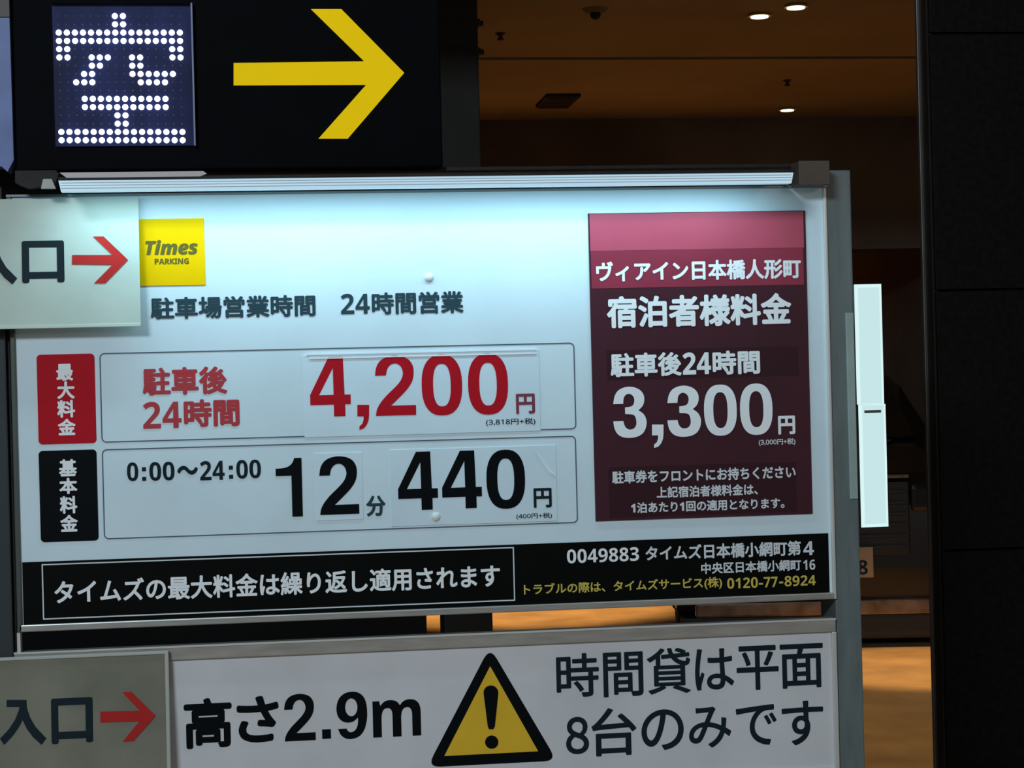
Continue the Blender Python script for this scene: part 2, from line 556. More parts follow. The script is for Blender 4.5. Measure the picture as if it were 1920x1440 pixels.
for (px, py, lab) in ((938, 62, 'tiny dark sprinkler head on the ceiling right beside the duct column'), (1476, 150, 'tiny dark sprinkler head on the ceiling above the lowest downlight')):
    x, y = PZ(px, py, HC)
    t = thing('sprinkler_head', (x, y, HC), lab, 'sprinkler')
    bm = bmesh.new()
    bmesh.ops.create_cone(bm, cap_ends=True, segments=16, radius1=0.012, radius2=0.026, depth=0.012, matrix=Matrix.Translation((x, y, HC - 0.006)))
    bm_obj('collar', bm, vm, t)
    bm = bmesh.new()
    bmesh.ops.create_cone(bm, cap_ends=True, segments=12, radius1=0.016, radius2=0.006, depth=0.022, matrix=Matrix.Translation((x, y, HC - 0.022)))
    bm_obj('nozzle', bm, vm, t)


# ------------------------------------------------------------------ cars
def car(loc, rz, label, paint, plate=True):
    t = thing('car', (0, 0, 0), label, 'car')
    W = 0.82
    tyre = mat('tyre_rubber', (0.008, 0.008, 0.008), 0.8)
    glass = mat('dark_car_glass', (0.006, 0.006, 0.007), 0.08, spec=0.6)
    chrome = mat('dull_chrome', (0.26, 0.20, 0.16), 0.3, metal=0.8, var=0.5, scale=9)
    blackp = mat('black_plastic', (0.010, 0.010, 0.011), 0.55)
    # body: side profile (y, z), front at y = 0
    prof = [(0.02, 0.22), (0.0, 0.45), (0.02, 0.80), (0.10, 0.98), (0.30, 1.05), (0.95, 1.10), (1.55, 1.50), (1.9, 1.56), (3.3, 1.55), (3.9, 1.25), (4.15, 1.0), (4.2, 0.5), (4.15, 0.22)]
    # wheel arches
    prof += [(3.75, 0.20)] + [(3.38 + 0.36 * math.cos(math.radians(a)), 0.22 + 0.36 * math.sin(math.radians(a))) for a in range(0, 181, 20)]
    prof += [(1.15, 0.20)] + [(0.80 + 0.36 * math.cos(math.radians(a)), 0.22 + 0.36 * math.sin(math.radians(a))) for a in range(0, 181, 20)]
    bm = bmesh.new()
    rows = []
    for (sx, inset) in ((-W, 0.04), (-W + 0.10, 0.0), (W - 0.10, 0.0), (W, 0.04)):
        row = []
        for (y, z) in prof:
            yy = y + (inset if y < 2 else -inset) * (3.0 if z > 1.0 or y < 0.2 else 0.6)
            xx = sx * (1 - 0.13 * max(0, (z - 1.0)) / 0.56)
            row.append(bm.verts.new((xx, yy, z - (inset if z > 1.0 else 0))))
        rows.append(row)
    n = len(prof)
    for a, b in zip(rows, rows[1:]):
        for k in range(n):
            j = (k + 1) % n
            bm.faces.new((a[k], a[j], b[j], b[k]))
    bm.faces.new(rows[0])
    bm.faces.new(rows[-1][::-1])
    bmesh.ops.triangulate(bm, faces=[f for f in bm.faces if len(f.verts) > 4])
    bm_obj('body', bm, paint, t, smooth=False)
    # windscreen, side windows
    bm = bmesh.new()
    v = [bm.verts.new(p) for p in ((-0.70, 0.99, 1.135), (0.70, 0.99, 1.135), (0.62, 1.50, 1.475), (-0.62, 1.50, 1.475))]
    q = [bm.verts.new(p.co + Vector((0, -0.02, 0.02))) for p in v]
    bm.faces.new(q)
    for k in range(4):
        bm.faces.new((v[k], v[(k + 1) % 4], q[(k + 1) % 4], q[k]))
    bm_obj('windscreen', bm, glass, t)
    box('wiper', -0.1, 0.55, 0.955, 0.975, 1.13, 1.14, blackp, t)
    for s in (-1, 1):
        bm = bmesh.new()
        ps = [(1.35, 1.10), (1.75, 1.42), (3.2, 1.42), (3.6, 1.15)]
        a = [bm.verts.new((s * (W - 0.03 - 0.22 * (z - 1.0)), y, z)) for y, z in ps]
        b = [bm.verts.new((s * (W + 0.008 - 0.22 * (z - 1.0)), y, z)) for y, z in ps]
        bm.faces.new(a); bm.faces.new(b)
        for k in range(4):
            bm.faces.new((a[k], a[(k + 1) % 4], b[(k + 1) % 4], b[k]))
        bm_obj('side_window', bm, glass, t)
        bm = bmesh.new()
        add_box(bm, s * 0.98 - 0.11, s * 0.98 + 0.11, 1.25, 1.36, 1.04, 1.18, 0.03)
        add_box(bm, s * 0.88 - 0.05, s * 0.88 + 0.05, 1.28, 1.33, 1.06, 1.10, 0.0)
        bm_obj('mirror', bm, paint, t)
        box('headlight', s * 0.66 - 0.15, s * 0.66 + 0.15, -0.005, 0.16, 0.76, 0.92, mat('headlight_glass', (0.012, 0.012, 0.012), 0.2, spec=0.4), t, bev=0.03)
        for wy in (0.80, 3.38):
            bm = bmesh.new()
            bmesh.ops.create_cone(bm, cap_ends=True, segments=28, radius1=0.32, radius2=0.32, depth=0.21, matrix=Matrix.Translation((s * (W - 0.13), wy, 0.32)) @ Matrix.Rotation(math.pi / 2, 4, 'Y'))
            wh = bm_obj('wheel', bm, tyre, t)
            bm = bmesh.new()
            bmesh.ops.create_cone(bm, cap_ends=True, segments=20, radius1=0.20, radius2=0.16, depth=0.03, matrix=Matrix.Translation((s * (W - 0.015), wy, 0.32)) @ Matrix.Rotation(s * math.pi / 2, 4, 'Y'))
            rim = bm_obj('rim', bm, chrome, t)
            rim.parent = wh
    # grille with bars, chrome bumper bar, number plate, lower skirt
    box('grille', -0.50, 0.50, -0.012, 0.03, 0.52, 0.93, blackp, t, bev=0.01)
    for k in range(6):
        z = 0.56 + k * 0.062
        box('grille_bar', -0.48, 0.48, -0.026, -0.010, z, z + 0.018, blackp, t, bev=0.003)
    box('hood_trim', -0.50, 0.50, -0.024, 0.0, 0.955, 0.975, chrome, t, bev=0.005)
    box('bumper_bar', -0.72, 0.72, -0.045, 0.02, 0.19, 0.272, chrome, t, bev=0.012)
    box('skirt', -0.80, 0.80, -0.02, 0.10, 0.05, 0.19, blackp, t, bev=0.02)
    if plate:
        pl = box('number_plate', -0.03, 0.285, -0.05, -0.036, 0.40, 0.572, mat('beige_number_plate', (0.33, 0.25, 0.16), 0.5), t, bev=0.004)
        cu = bpy.data.curves.new('glyphs', 'FONT')
        cu.body = bd('58')
        cu.size = 0.11
        o = bpy.data.objects.new('glyphs', cu)
        me = bpy.data.meshes.new_from_object(o)
        for v in me.vertices:
            v.co = Vector((0.13 + v.co.x, -0.0515, 0.42 + v.co.y))
        bpy.data.objects.remove(o)
        link('digits', me, M['ink'], t).parent = pl
    t.location = loc
    t.rotation_euler = (0, 0, rz)
    for ch in list(t.children):
        ch.matrix_parent_inverse = Matrix.Identity(4)
    return t


cx_, cz_ = P(1637, 1060, 7.0)
car((cx_ - 0.285, 7.05, 0), math.radians(-10), 'dark car parked nose out in the gap between the sign post and stone pillar', mat('black_car_paint', (0.010, 0.009, 0.009), 0.22, spec=0.5))
# ================================================================== SIGN SUPPORT
pz1 = P(1570, 322, 0.03)[1]
xa, xb = P(1556, 700, 0.0)[0], P(1604, 700, 0.0)[0]
po = thing('sign_post', ((xa + xb) / 2, 0.06, 0), 'grey square metal post holding the boards on their right side', 'post')
box('post', xa, xb, 0.0, 0.10, 0.0, pz1, M['post'], po, bev=0.003)
r = R(1590, 1605, 586, 936, -0.004)  # added thin plate, painted pale as the light box reflection on the post
rbox('reflection_strip', r, -0.004, 0.03, M['cover'], po, bev=0.0015, label='pale narrow strip on the post, painted as the light box reflection')  # M['cover'] is only the painted reflection tone
xl_ = P(18, 900, 0.0)[0]
pl = thing('sign_post', (xl_ - 0.03, 0.06, 0), 'dark grey metal post along the left edge of the boards', 'post')
box('post', xl_ - 0.07, xl_ - 0.001, 0.0, 0.10, 0.0, P(10, 350)[1], mat('dark_grey_post', (0.040, 0.050, 0.055), 0.45, spec=0.25), pl, bev=0.003)
box('groove', xl_ + 0.0, xl_ + 0.004, 0.012, 0.06, 0.0, P(10, 620)[1], M['dark'], pl)

# ================================================================== FEE BOARD
fb = thing('fee_board', (P(800, 700)[0], 0.0, P(800, 1150)[1]), 'large white parking fee board with red and black prices in a metal frame', 'sign board')
X0, X1, Z0, Z1 = R(36, 1551, 360, 1141)
X0 = P(31, 720)[0]
X1 = P(1551, 735)[0]
Ztop = P(960, 359)[1]
Zbot = P(797, 1141)[1]
box('panel', X0, X1, 0.0, 0.02, Zbot, Ztop, M['white'], fb)
# frame rails: slim extrusion around the panel
fr = M['alu']
Zr1 = P(797, 1145)[1]
box('frame_rail', X0 - 0.006, X1 + 0.004, -0.006, 0.022, P(797, 1154)[1], Zbot, fr, fb, bev=0.002, label='pale bottom frame rail')
box('frame_rail', X0 - 0.010, X1 + 0.010, -0.005, 0.022, Ztop, P(960, 355)[1] + 0.001, mat('grey_top_rail', (0.20, 0.23, 0.24), 0.4, metal=0.4), fb, bev=0.001, label='thin grey top frame rail')
box('frame_rail', X1, X1 + 0.007, -0.006, 0.022, P(797, 1154)[1], Ztop, M['lip'], fb, bev=0.002)
box('frame_rail', X0 - 0.009, X0, -0.006, 0.022, P(797, 1154)[1], Ztop, mat('dark_side_rail', (0.09, 0.10, 0.095), 0.4, metal=0.4), fb, bev=0.002, label='dark left frame rail')

Yp = -0.0012
# logo plate
lg = rbox('logo_plate', R(261.5, 384, 410, 535.5), -0.002, 0.0, M['logo'], fb, bev=0.0006, label='square yellow logo plate')
text(it('Times'), 272.5, 371, 449.5, 478, M['olive'], lg, -0.0024, 0.03)
text(bd('PARKING'), 290, 354, 484.4, 495.5, M['olive'], lg, -0.0024, 0.02)
# opening hours
text('駐車場営業時間', 282, 591.5, 555, 596, M['slate'], fb, Yp, 0.030)
text(bd('24'), 639, 693, 550.5, 588.5, M['slate'], fb, Yp, 0.0)
text('時間営業', 697, 869, 547, 588.5, M['slate'], fb, Yp, 0.030)

# tags
rt = prism('fee_tag', round_rect(R(70.5, 179, 664, 832), 0.007), -0.0012, 0.0, M['red'], fb, label='red rounded tag')
for ch, a, b, t0, t1 in (('最', 105.5, 137, 682, 714), ('大', 107, 140, 715, 748), ('料', 107, 141, 750, 783), ('金', 108.5, 142, 785, 816)):
    text(ch, a, b, t0, t1, M['wink'], rt, -0.0016, 0.036)
bt = prism('fee_tag', round_rect(R(74.5, 183, 844, 1015), 0.007), -0.0012, 0.0, M['black'], fb, label='black rounded tag')
for ch, a, b, t0, t1 in (('基', 110.5, 144, 861, 893), ('本', 111, 145, 896, 926), ('料', 112, 145, 930, 963), ('金', 113, 146, 965, 997)):
    text(ch, a, b, t0, t1, M['wink'], bt, -0.0016, 0.036)
# outlines of the two fee rows
outline('fee_row_outline', R(188, 1079, 652, 817.5), 0.009, 0.0020, -0.0008, 0.0, M['line'], fb)
outline('fee_row_outline', R(192.5, 1082, 829.5, 996), 0.009, 0.0020, -0.0008, 0.0, M['line'], fb)

text('駐車後', 267, 426, 688, 740, M['dred'], fb, Yp, 0.034)
text(bd('24'), 268, 340, 753, 803, M['dred'], fb, Yp, 0.0)
text('時間', 344.5, 449, 748, 800, M['dred'], fb, Yp, 0.034)

# price sheet 4,200
s1 = rbox('price_sheet', R(569, 1012, 661, 814), -0.0015, 0.0, M['sheet'], fb, bev=0.0004, label='white removable price sheet with red 4,200')
rbox('ridge', R(575, 1006, 659, 661.5), -0.0032, -0.0014, M['wink'], s1)
rbox('ridge', R(580, 1006, 666.5, 668.5), -0.0032, -0.0014, M['wink'], s1)
Y2 = -0.0021
BG = 0.012
for ch, a, b, t0, t1 in (('4', 581, 657, 670, 781), ('2', 703.5, 779, 667, 779), ('0', 790.5, 866.5, 665, 779), ('0', 877.5, 952.5, 663, 777.5)):
    digit(ch, a, b, t0, t1, M['red'], s1, Y2)


comma(670, 692, 759, 806, M['red'], s1, Y2)
text('円', 967.5, 1003, 738, 776, M['plum'], s1, Y2, 0.030)
text(rg('(3,818円+税)'), 911, 1004, 784.5, 798, M['ink'], s1, Y2, 0.012)

# 0:00 - 24:00
text(bd('0'), 238, 259, 867, 902, M['ink'], fb, Yp)
text(bd('00'), 280, 327, 866, 901, M['ink'], fb, Yp)
text('〜', 332, 371, 873, 890, M['ink'], fb, Yp, 0.035)
text(bd('24'), 375, 421, 864, 900, M['ink'], fb, Yp)
text(bd('00'), 443, 489, 862, 897, M['ink'], fb, Yp)
for (a, b, t0) in ((266, 273.5, 876), (266.5, 274, 894), (429, 436.5, 873), (429.5, 437, 890)):
    rbox('colon_dot', R(a, b, t0, t0 + 7.5, Yp), Yp, Yp + 0.0004, M['ink'], fb)

# 12 minutes
digit('1', 517.5, 566.5, 859, 969, M['black'], fb, Yp)
s2 = rbox('price_sheet', R(592, 680, 849, 975), -0.0013, 0.0, M['sheet'], fb, bev=0.0004, label='small white sheet with the black digit 2')
digit('2', 599, 672.5, 855.5, 964.5, M['black'], s2, -0.0019)
text('分', 686.5, 723, 929, 968, M['slate'], fb, Yp, 0.034)
# 440
s3 = rbox('price_sheet', R(732, 1043.5, 839, 982), -0.0015, 0.0, M['sheet'], fb, bev=0.0004, label='white removable price sheet with black 440')
for ch, a, b, t0, t1 in (('4', 746, 820.5, 847, 956.5), ('4', 828.5, 903, 845, 953.5), ('0', 912, 984.5, 843, 954)):
    digit(ch, a, b, t0, t1, M['black'], s3, Y2)
text('円', 1000.5, 1034.5, 915, 952, M['ink'], s3, Y2, 0.030)
text(rg('(400円+税)'), 968, 1035, 962, 973.5, M['ink'], s3, Y2, 0.012)
prism('crease', [P(1003, 845, Y2), (P(1030, 885, Y2)), P(1042, 892, Y2), P(1028, 880, Y2)], Y2 - 0.001, Y2 + 0.0006, M['wink'], s3)
# push pins
for (px, py) in ((804, 520), (817, 969)):
    x, z = P(px, py)
    bm = bmesh.new()
    bmesh.ops.create_uvsphere(bm, u_segments=20, v_segments=12, radius=0.0085, matrix=Matrix.Translation((x, -0.001, z)) @ Matrix.Diagonal((1, 0.7, 1, 1)))
    pn = bm_obj('button_screw', bm, M['pin'], fb, smooth=True)

# black strip with the notes
st = box('notice_strip', P(43, 1110)[0], P(1554, 1060)[0], -0.0012, 0.0, P(797, 1141)[1], P(797, 1027)[1], M['strip'], fb, label='black strip of notes along the bottom')
outline('strip_outline', R(79, 965, 1041.5, 1144), 0.001, 0.0022, -0.0018, -0.001, M['gink'], st)
text('タイムズの最大料金は繰り返し適用されます', 101.5, 938, 1073, 1117, M['wink'], st, Y2, 0.026)
text(bd('0049883'), 1063, 1198, 1028, 1054, M['wink'], st, Y2, 0.0)
text('タイムズ日本橋小網町第', 1210, 1502, 1018.5, 1046.5, M['gink'], st, Y2, 0.030)
text(bd('4'), 1506, 1526, 1015, 1041, M['gink'], st, Y2)
text('中央区日本橋小網町', 1314.5, 1502, 1052, 1073, M['gink'], st, Y2, 0.028)
text(bd('16'), 1506, 1528.5, 1049.5, 1068.5, M['gink'], st, Y2)
text('トラブルの際は、タイムズサービス(株)', 982, 1354, 1088, 1111.5, M['yink'], st, Y2, 0.022)
text(bd('0120'), 1363.5, 1421, 1083, 1103, M['yink'], st, Y2)
text(bd('77'), 1432, 1458, 1081.5, 1101, M['yink'], st, Y2)
text(bd('8924'), 1471, 1529.5, 1079, 1098.5, M['yink'], st, Y2)
for (a, t0) in ((1423, 1093), (1461, 1090.5)):
    rbox('hyphen', R(a, a + 7.5, t0, t0 + 3.4, Y2), Y2, Y2 + 0.0006, M['yink'], st)

# ================================================================== HOTEL GUEST RATE NOTICE
hn = thing('rate_notice', (P(1312, 700)[0], -0.0, P(1312, 970)[1]), 'tall maroon notice with white 3,300 price fixed to the right of the fee board', 'notice')
rbox('backing', R(1109, 1516, 397.5, 970.5), -0.003, -0.0001, M['maroon'], hn, bev=0.0008)
rbox('top_sheet', R(1106, 1507, 398.5, 467.5, -0.004), -0.0040, -0.003, M['maroon2'], hn, bev=0.0004, label='lighter plain sheet at the top with painted lamp sheen')
rbox('name_sheet', R(1108.5, 1507, 467.5, 537.5, -0.0036), -0.0036, -0.003, M['maroon3'], hn, bev=0.0003, label='reddish sheet with the first text line and painted lamp sheen')
rbox('patch', R(1138, 1497, 653, 708, -0.0034), -0.0034, -0.003, M['maroon4'], hn, label='darker pasted strip')
rbox('patch', R(1142, 1493, 871, 965, -0.0034), -0.0034, -0.003, M['maroon4'], hn, label='darker pasted strip')
Y3 = -0.0045
text('ヴィアイン日本橋人形町', 1117.5, 1502, 487.5, 525.5, M['wink'], hn, Y3, 0.034)
text('宿泊者様料金', 1137.5, 1484, 552, 612, M['wink'], hn, Y3, 0.035)
text('駐車後', 1144.5, 1278, 661, 706, M['wink'], hn, Y3, 0.034)
text(bd('24'), 1280, 1333, 660.5, 702, M['wink'], hn, Y3, 0.01)
text('時間', 1336, 1425, 657, 702, M['wink'], hn, Y3, 0.034)
for ch, a, b, t0, t1 in (('3', 1149.5, 1212, 725, 821), ('3', 1251, 1314, 723, 819), ('0', 1320, 1381.5, 721, 817), ('0', 1387.5, 1448.5, 719, 815.5)):
    digit(ch, a, b, t0, t1, M['wink'], hn, Y3)
comma(1222.5, 1244, 796, 840, M['wink'], hn, Y3)
text('円', 1459, 1491, 779.5, 814.5, M['wink'], hn, Y3, 0.035)
text(rg('(3,000円+税)'), 1422.5, 1491.5, 822.5, 835.5, M['gink'], hn, Y3, 0.022)
text('駐車券をフロントにお持ちください', 1147.5, 1492, 878, 902, M['gink'], hn, Y3, 0.032)
text('上記宿泊者様料金は、', 1231, 1421, 909.5, 931, M['gink'], hn, Y3, 0.030)
text(bd('1泊あたり1回の適用となります。'), 1183, 1471, 937.5, 958, M['gink'], hn, Y3, 0.030)

# ================================================================== LAMP OVER THE BOARD
lp = thing('lamp_bar', (P(800, 340, -0.13)[0], -0.13, P(800, 340, -0.13)[1]), 'long white strip lamp mounted along the top of the fee board', 'lamp')
yl = -0.13
lr = R(114, 1484, 331, 351.5, yl)
prism('lens', [(lr[0], lr[2]), (lr[1], lr[2]), (lr[1] + 0.004, lr[3]), (lr[0] - 0.004, lr[3])], yl, yl + 0.02, M['lens'], lp)
for k, f in enumerate((0.3, 0.55, 0.78)):
    zz = lr[2] + (lr[3] - lr[2]) * f
    box('lens_rib', lr[0], lr[1], yl - 0.0012, yl, zz - 0.0005, zz + 0.0005, M['pink'], lp)
box('housing', lr[0] - 0.004, P(1490, 330, yl)[0], yl - 0.002, -0.0065, lr[3], lr[3] + 0.006, M['dark'], lp, bev=0.001)
rr = R(112, 388, 322.5, 332.5, yl)  # tapered pale strip paints the reflection on the lamp's top housing
prism('top_reflection', [(rr[0], rr[3]), (rr[0] + 0.012, rr[2]), (rr[1] - 0.012, rr[2]), (rr[1], (rr[2] + rr[3]) / 2), (rr[1] - 0.006, rr[3])], yl - 0.003, yl + 0.02, M['pink'], lp, label='pale strip painted as a reflection on the lamp housing')
br = R(1484, 1541, 307, 351, -0.01)
rbox('bracket', br, -0.060, -0.0065, M['bracket'], lp, bev=0.001, label='brown right end bracket')
bl = R(30, 112, 321, 352, -0.05)
prism('bracket', [(bl[0], bl[2] + 0.008), (bl[0] + 0.02, bl[2]), (bl[1] - 0.008, bl[2] + 0.004), (bl[1], bl[3] - 0.006), (bl[1] - 0.006, bl[3]), (bl[0], bl[3])], -0.062, -0.0065, M['dark'], lp, label='dark left end bracket')
er = R(77, 104, 336, 353.5, -0.07)
prism('end_cap', [(er[0], er[2]), (er[1], er[2]), (er[1] - 0.006, er[3]), (er[0] + 0.004, er[3])], -0.074, -0.06, mat('beige_end_cap', (0.50, 0.50, 0.46), 0.5), lp)
tube = area('lamp_tube', (P(800, 344, yl)[0], yl + 0.026, lr[2] - 0.002), (P(800, 344, yl)[0], yl + 0.10, lr[2] - 0.45), lr[1] - lr[0] - 0.04, 0.02, 2.4, (0.50, 0.85, 0.98))

# ================================================================== VACANCY SIGN
yv = -0.02
vsn = thing('vacancy_sign', (P(430, 150, yv)[0], yv, P(430, 318, yv)[1]), 'black box sign with white LED character and yellow arrow above the fee board', 'sign')
vr = (P(27, 170, yv)[0], P(827, 170, yv)[0], P(430, 317, yv)[1], P(430, -60, yv)[1])
box('housing', vr[0], vr[1], yv, yv + 0.14, vr[2], vr[3], M['housing'], vsn, bev=0.003)
dr = R(28, 1545, 314, 322, -0.01)
rbox('shelf', (vr[0], P(1541, 312)[0], P(430, 322)[1] - 0.002, P(430, 317)[1]), 0.004, 0.12, M['dark'], vsn, bev=0.001)
scr = R(101, 361, 9, 275, yv)
sc_ = rbox('led_screen', scr, yv - 0.004, yv, M['navy'], vsn, bev=0.001, label='navy LED matrix')
pat = {0: (7, 8), 1: (7, 8), 2: range(16), 3: range(16), 4: (0, 1, 14, 15), 5: (0, 1, 4, 5, 6, 9, 10, 14, 15), 6: (4, 5, 9, 10),
       7: (3, 4, 9, 10, 11, 12, 13, 14), 8: (2, 3, 4, 10, 11, 12, 13), 10: range(3, 14), 11: range(3, 14), 12: (7, 8), 13: (7, 8), 14: range(16), 15: range(16)}
bm = bmesh.new()
bmesh.ops.create_uvsphere(bm, u_segments=12, v_segments=6, radius=0.0052, matrix=Matrix.Diagonal((1, 0.7, 1, 1)))
led_on = bpy.data.meshes.new('led')
bm.to_mesh(led_on)
bm.free()
led_on.materials.append(M['lit'])
bm = bmesh.new()
bmesh.ops.create_uvsphere(bm, u_segments=8, v_segments=4, radius=0.0018, matrix=Matrix.Diagonal((1, 0.7, 1, 1)))
led_off = bpy.data.meshes.new('led')
bm.to_mesh(led_off)
bm.free()
led_off.materials.append(M['unlit'])
for rw in range(16):
    for cl in range(16):
        px = 110.6 + 15.12 * cl + 0.0264 * (15.5 * rw - 31)
        py = 31 + 15.5 * rw
        x, z = P(px, py, yv)
        o = bpy.data.objects.new('led', led_on if cl in pat.get(rw, ()) else led_off)
        C.objects.link(o)
        o.parent = sc_
        o.location = Vector((x, yv - 0.0045, z))
cr_ = (scr[0] - 0.001, scr[1] + 0.001, scr[2] - 0.001, scr[3] + 0.001)
rbox('screen_cover', cr_, yv - 0.0145, yv - 0.0125, M['acrylic'], vsn, label='clear acrylic cover')
rbox('cover_rim', (cr_[1] - 0.001, cr_[1] + 0.002, cr_[2], cr_[3]), yv - 0.015, yv, M['rim'], vsn)
rbox('cover_rim', (cr_[0], cr_[1], cr_[3] - 0.001, cr_[3] + 0.001), yv - 0.015, yv, M['housing'], vsn)
ap = [(438, 118), (683, 115), (583, 17), (640, 17), (758, 136.5), (652, 260), (597, 260), (686.5, 159), (438, 160)]
prism('arrow', [P(a, b, yv - 0.002) for a, b in ap], yv - 0.002, yv + 0.001, M['arrow'], vsn, label='bright yellow arrow pointing right')

# pale blue metal strip at the far left edge
sr = R(2, 22, 33, 312, -0.03)
sb = thing('side_strip', (sr[0], -0.03, sr[2]), 'narrow blue grey metal strip left of the black LED sign', 'metal strip')
pp = [P(-30, 33, -0.03), P(17.5, 33, -0.03), P(25.5, 300, -0.03), P(14, 322, -0.03), P(3, 312, -0.03), P(-30, 312, -0.03)]
prism('strip', pp, -0.03, 0.02, M['side'], sb)
pp = [P(-30, -60, -0.03), P(15, -60, -0.03), P(17.5, 31, -0.03), P(-30, 31, -0.03)]
prism('upper_cap', pp, -0.028, 0.02, mat('brown_cap', (0.13, 0.11, 0.105), 0.6), sb, label='dull brown upper end')

# ================================================================== HEIGHT LIMIT BOARD
yh = -0.002
hb = thing('height_board', (P(900, 1300, yh)[0], yh, P(900, 1438, yh)[1]), 'white height limit board with yellow warning triangle below the fee board', 'sign board')
hx0, hx1 = P(36, 1330, yh)[0], P(1561, 1300, yh)[0]
hz1, hz0 = P(960, 1210, yh)[1], P(1400, 1446, yh)[1]
box('panel', hx0, hx1, yh, yh + 0.02, hz0, hz1, M['lower'], hb)
rz0, rz1 = hz1, P(960, 1184, yh)[1]
box('frame_rail', hx0 - 0.006, hx1 + 0.008, yh - 0.006, yh + 0.022, rz0, rz1, M['rail'], hb, bev=0.0015, label='brownish top frame rail')
box('rail_edge', hx0 - 0.006, hx1 + 0.008, yh - 0.0075, yh - 0.004, rz1 - 0.003, rz1 + 0.0005, M['lip'], hb)
box('frame_rail', hx1, hx1 + 0.009, yh - 0.006, yh + 0.022, hz0 - 0.006, rz0, M['lip'], hb, bev=0.0015, label='pale right frame rail')
box('frame_rail', hx0 - 0.006, hx1 + 0.008, yh - 0.006, yh + 0.022, hz0 - 0.008, hz0, M['lip'], hb, bev=0.0015)
box('rail_upright', P(33, 1194)[0], P(39, 1194)[0], yh - 0.006, yh + 0.02, rz1, P(797, 1154)[1] - 0.0005, M['lip'], hb)
Yh = yh - 0.0008
for ch, a, b, t0, t1 in (('高', 345, 435, 1308.5, 1403), ('さ', 444, 523, 1305, 1392)):
    text(ch, a, b, t0, t1, M['black'], hb, Yh, 0.030)
digit('2', 533, 591, 1301, 1389, M['black'], hb, Yh)
rbox('decimal_point', R(604, 620.5, 1367.5, 1385, Yh), Yh, Yh + 0.0006, M['black'], hb)
digit('9', 631, 688.5, 1297, 1385.5, M['black'], hb, Yh)
text(bd('m'), 699, 789, 1312, 1381, M['black'], hb, Yh)
for ch, a, b, t0, t1 in (('時', 1043, 1123, 1225, 1307), ('間', 1131, 1206, 1222.5, 1306), ('貸', 1213, 1294.5, 1215, 1301), ('は', 1303, 1376, 1216, 1293.5), ('平', 1381, 1460, 1210.5, 1293.5), ('面', 1462.5, 1543.5, 1207, 1290),
                         ('台', 1109, 1193.5, 1327, 1417), ('の', 1202.5, 1282, 1330, 1406.5), ('み', 1291.5, 1371, 1325, 1402), ('で', 1380, 1456.5, 1321.5, 1397.5), ('す', 1466, 1544, 1314, 1397)):
    text(ch, a, b, t0, t1, M['ink'], hb, Yh, 0.014)
text('８', 1061, 1104, 1344, 1414, M['ink'], hb, Yh, 0.02, name='digit')


def rounded_poly(pts, rad, seg=5):
    out = []
    n = len(pts)
    for i in range(n):
        p, a, b = Vector(pts[i]), Vector(pts[i - 1]), Vector(pts[(i + 1) % n])
        u, v = (a - p).normalized(), (b - p).normalized()
        ang = u.angle(v)
        d = rad / math.tan(ang / 2)
        s, e = p + u * d, p + v * d
        for k in range(seg + 1):
            t_ = k / seg
            q = s * (1 - t_) ** 2 + p * 2 * t_ * (1 - t_) + e * t_ ** 2
            out.append((q.x, q.y))
    return out


tri = [P(918.5, 1213, Yh), P(801, 1440, Yh), P(1044, 1425, Yh)]
# square the base to the board
zb = (tri[1][1] + tri[2][1]) / 2
tri = [tri[0], (tri[1][0], zb), (tri[2][0], zb)]
wt = prism('warning_triangle', rounded_poly(tri, 0.014), Yh, Yh + 0.0006, M['black'], hb, label='black and yellow warning triangle')
t2 = [P(919, 1249, Yh), P(833, 1417, Yh), P(1009, 1409, Yh)]
zb = (t2[1][1] + t2[2][1]) / 2
prism('yellow_field', [t2[0], (t2[1][0], zb), (t2[2][0], zb)], Yh - 0.0005, Yh, M['warn'], wt)
ye = Yh - 0.0009
ex = []
for k in range(9):
    a = math.pi * k / 8
    ex.append(P(920.5 + 14 * math.cos(a), 1299 - 14 * math.sin(a), ye))
ex += [P(914.5, 1362, ye), P(917, 1367.5, ye), P(925, 1367.5, ye), P(928, 1362, ye)]
prism('exclamation_bar', ex, ye, ye + 0.0003, M['black'], wt)
prism('exclamation_dot', [P(922 + 12.5 * math.cos(2 * math.pi * k / 24), 1391.5 - 12.5 * math.sin(2 * math.pi * k / 24), ye) for k in range(24)], ye, ye + 0.0003, M['black'], wt)


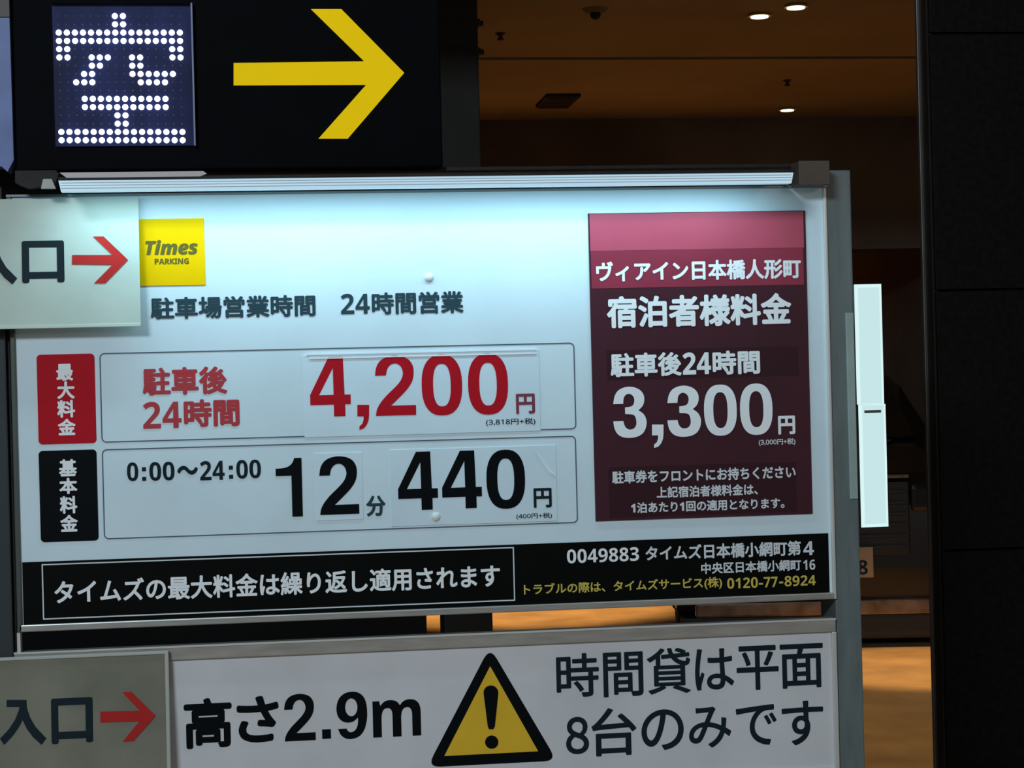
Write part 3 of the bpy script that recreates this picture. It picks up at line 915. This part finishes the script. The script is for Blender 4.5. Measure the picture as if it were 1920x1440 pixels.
# ================================================================== ENTRANCE BANNERS
def banner(name, r, Y, m, label, glyphs, arrow, edge, lean=0.02):
    t = thing(name, ((r[0] + r[1]) / 2, Y, r[2]), label, 'sign')
    # slightly wavy flexible sheet with real thickness
    bm = bmesh.new()
    nx, nz = 24, 14
    grid = []
    for i in range(nx + 1):
        col_ = []
        for j in range(nz + 1):
            u, v = i / nx, j / nz
            x = r[0] + (r[1] - r[0]) * u
            z = r[2] + (r[3] - r[2]) * v
            y = Y + 0.0006 * math.sin(u * 7 + v * 3) * (1 - abs(2 * v - 1) * .3)
            col_.append(bm.verts.new((x, y, z)))
        grid.append(col_)
    for i in range(nx):
        for j in range(nz):
            bm.faces.new((grid[i][j], grid[i + 1][j], grid[i + 1][j + 1], grid[i][j + 1]))
    ret = bmesh.ops.extrude_face_region(bm, geom=bm.faces[:])
    for g in ret['geom']:
        if isinstance(g, bmesh.types.BMVert):
            g.co.y += 0.003
    bm_obj('sheet', bm, m, t, smooth=False)
    Yt = Y - 0.0012
    iri = [(12, 1313), (49, 1313), (50, 1328), (56, 1345), (66, 1362), (87, 1384), (78, 1396), (62, 1382), (50, 1366), (42, 1350), (36, 1362), (25, 1378), (8, 1396), (0, 1385), (16, 1368), (28, 1350), (35, 1332), (36, 1326), (12, 1326)]
    q = [P(a, b, Yt) if edge else P(a - 54.5, 452 + (b - 1311) * 0.96, Yt) for a, b in iri]
    prism('lettering', q, Yt - 0.0001, Yt + 0.0003, M['ink'], t)
    for ch, a, b, t0, t1 in glyphs:
        text(ch, a, b, t0, t1, M['ink'], t, Yt, 0.030)
    prism('arrow', [P(a, b, Yt) for a, b in arrow], Yt - 0.0001, Yt + 0.0003, M['ared'], t, label='red arrow pointing right')
    if edge:
        box('side_hem', r[1] - 0.001, r[1] + 0.006, Y - 0.004, Y + 0.006, r[2], r[3] + 0.002, M['band'], t, bev=0.002, label='paler rounded edge')
        box('top_hem', r[0], r[1], Y - 0.0025, Y + 0.004, r[3] - 0.004, r[3] + 0.002, M['band'], t, bev=0.0015)
    else:
        box('bottom_hem', r[0], r[1], Y - 0.0015, Y + 0.004, r[2] - 0.001, r[2] + 0.005, mat('pale_hem', (0.58, 0.66, 0.58), 0.5), t, bev=0.001)
    # the sheet hangs slightly away from the board at its lower edge
    for ch in t.children:
        for v in ch.data.vertices:
            v.co.y -= lean * ((r[3] - v.co.z) / (r[3] - r[2]) - 0.5)
    return t


Yb = -0.030
r1 = (P(-95, 490, Yb)[0], P(261.5, 490, Yb)[0], P(200, 612.5, Yb)[1], P(130, 371, Yb)[1])
banner('entrance_sign', r1, Yb, M['green'], 'pale green grey entrance banner with red arrow beside the yellow logo', (('口', 41, 120.5, 451, 530.5),),
       [(135, 478), (211, 478), (174, 443), (194, 443), (240, 487), (198, 531), (177, 531), (211, 496), (135, 496)], False)
r2 = (P(-40, 1340, Yb)[0], P(312, 1340, Yb)[0], P(150, 1480, Yb)[1], P(155, 1230, Yb)[1])
banner('entrance_sign', r2, Yb, M['beige'], 'dirty beige entrance banner with dark red arrow left of the height board', (('口', 96, 174, 1309, 1393),),
       [(188, 1334.5), (262, 1333), (229, 1299), (246, 1298), (292, 1342), (250, 1389), (230, 1390), (262, 1352), (188, 1355)], True)

# ================================================================== LIT PANEL BEHIND THE POST
yk = 0.9
lb = thing('light_box', (P(1630, 700, yk)[0], yk, P(1630, 988, yk)[1]), 'tall narrow glowing white light box behind the sign post', 'light box')
ra = R(1604, 1654, 533, 758, yk)
rb = R(1612, 1662, 758, 988, yk)
lm = emit('lit_white_panel', (0.62, 0.86, 0.87), 0.92)
lm2 = emit('lit_white_panel_edge', (0.72, 0.95, 0.95), 0.97)
rbox('case', (ra[0], ra[1], ra[2], ra[3]), yk, yk + 0.06, mat('light_box_case', (0.3, 0.33, 0.33), 0.5), lb, bev=0.002)
rbox('case', (rb[0], rb[1], rb[2], rb[3]), yk, yk + 0.06, mat('light_box_case_lower', (0.3, 0.33, 0.33), 0.5), lb, bev=0.002)
for (q, m_) in ((ra, 0), (rb, 1)):
    rbox('diffuser', q, yk - 0.004, yk, lm2, lb)
    rbox('light_field', (q[0] + 0.008, q[1] - 0.006, q[2] + (0.002 if not m_ else 0.008), q[3] - (0.008 if not m_ else 0.002)), yk - 0.006, yk - 0.004, lm, lb)
sa = R(1619, 1650, 769, 774, yk)
rbox('seam', sa, yk - 0.008, yk - 0.004, mat('grey_seam', (0.35, 0.45, 0.45), 0.5), lb)
# a bracket fixing the light box back to the ground-standing frame
box('stand', rb[0] - 0.025, rb[0] + 0.0005, yk + 0.02, yk + 0.05, 0.0, ra[2] + 0.01, M['dark'], lb)
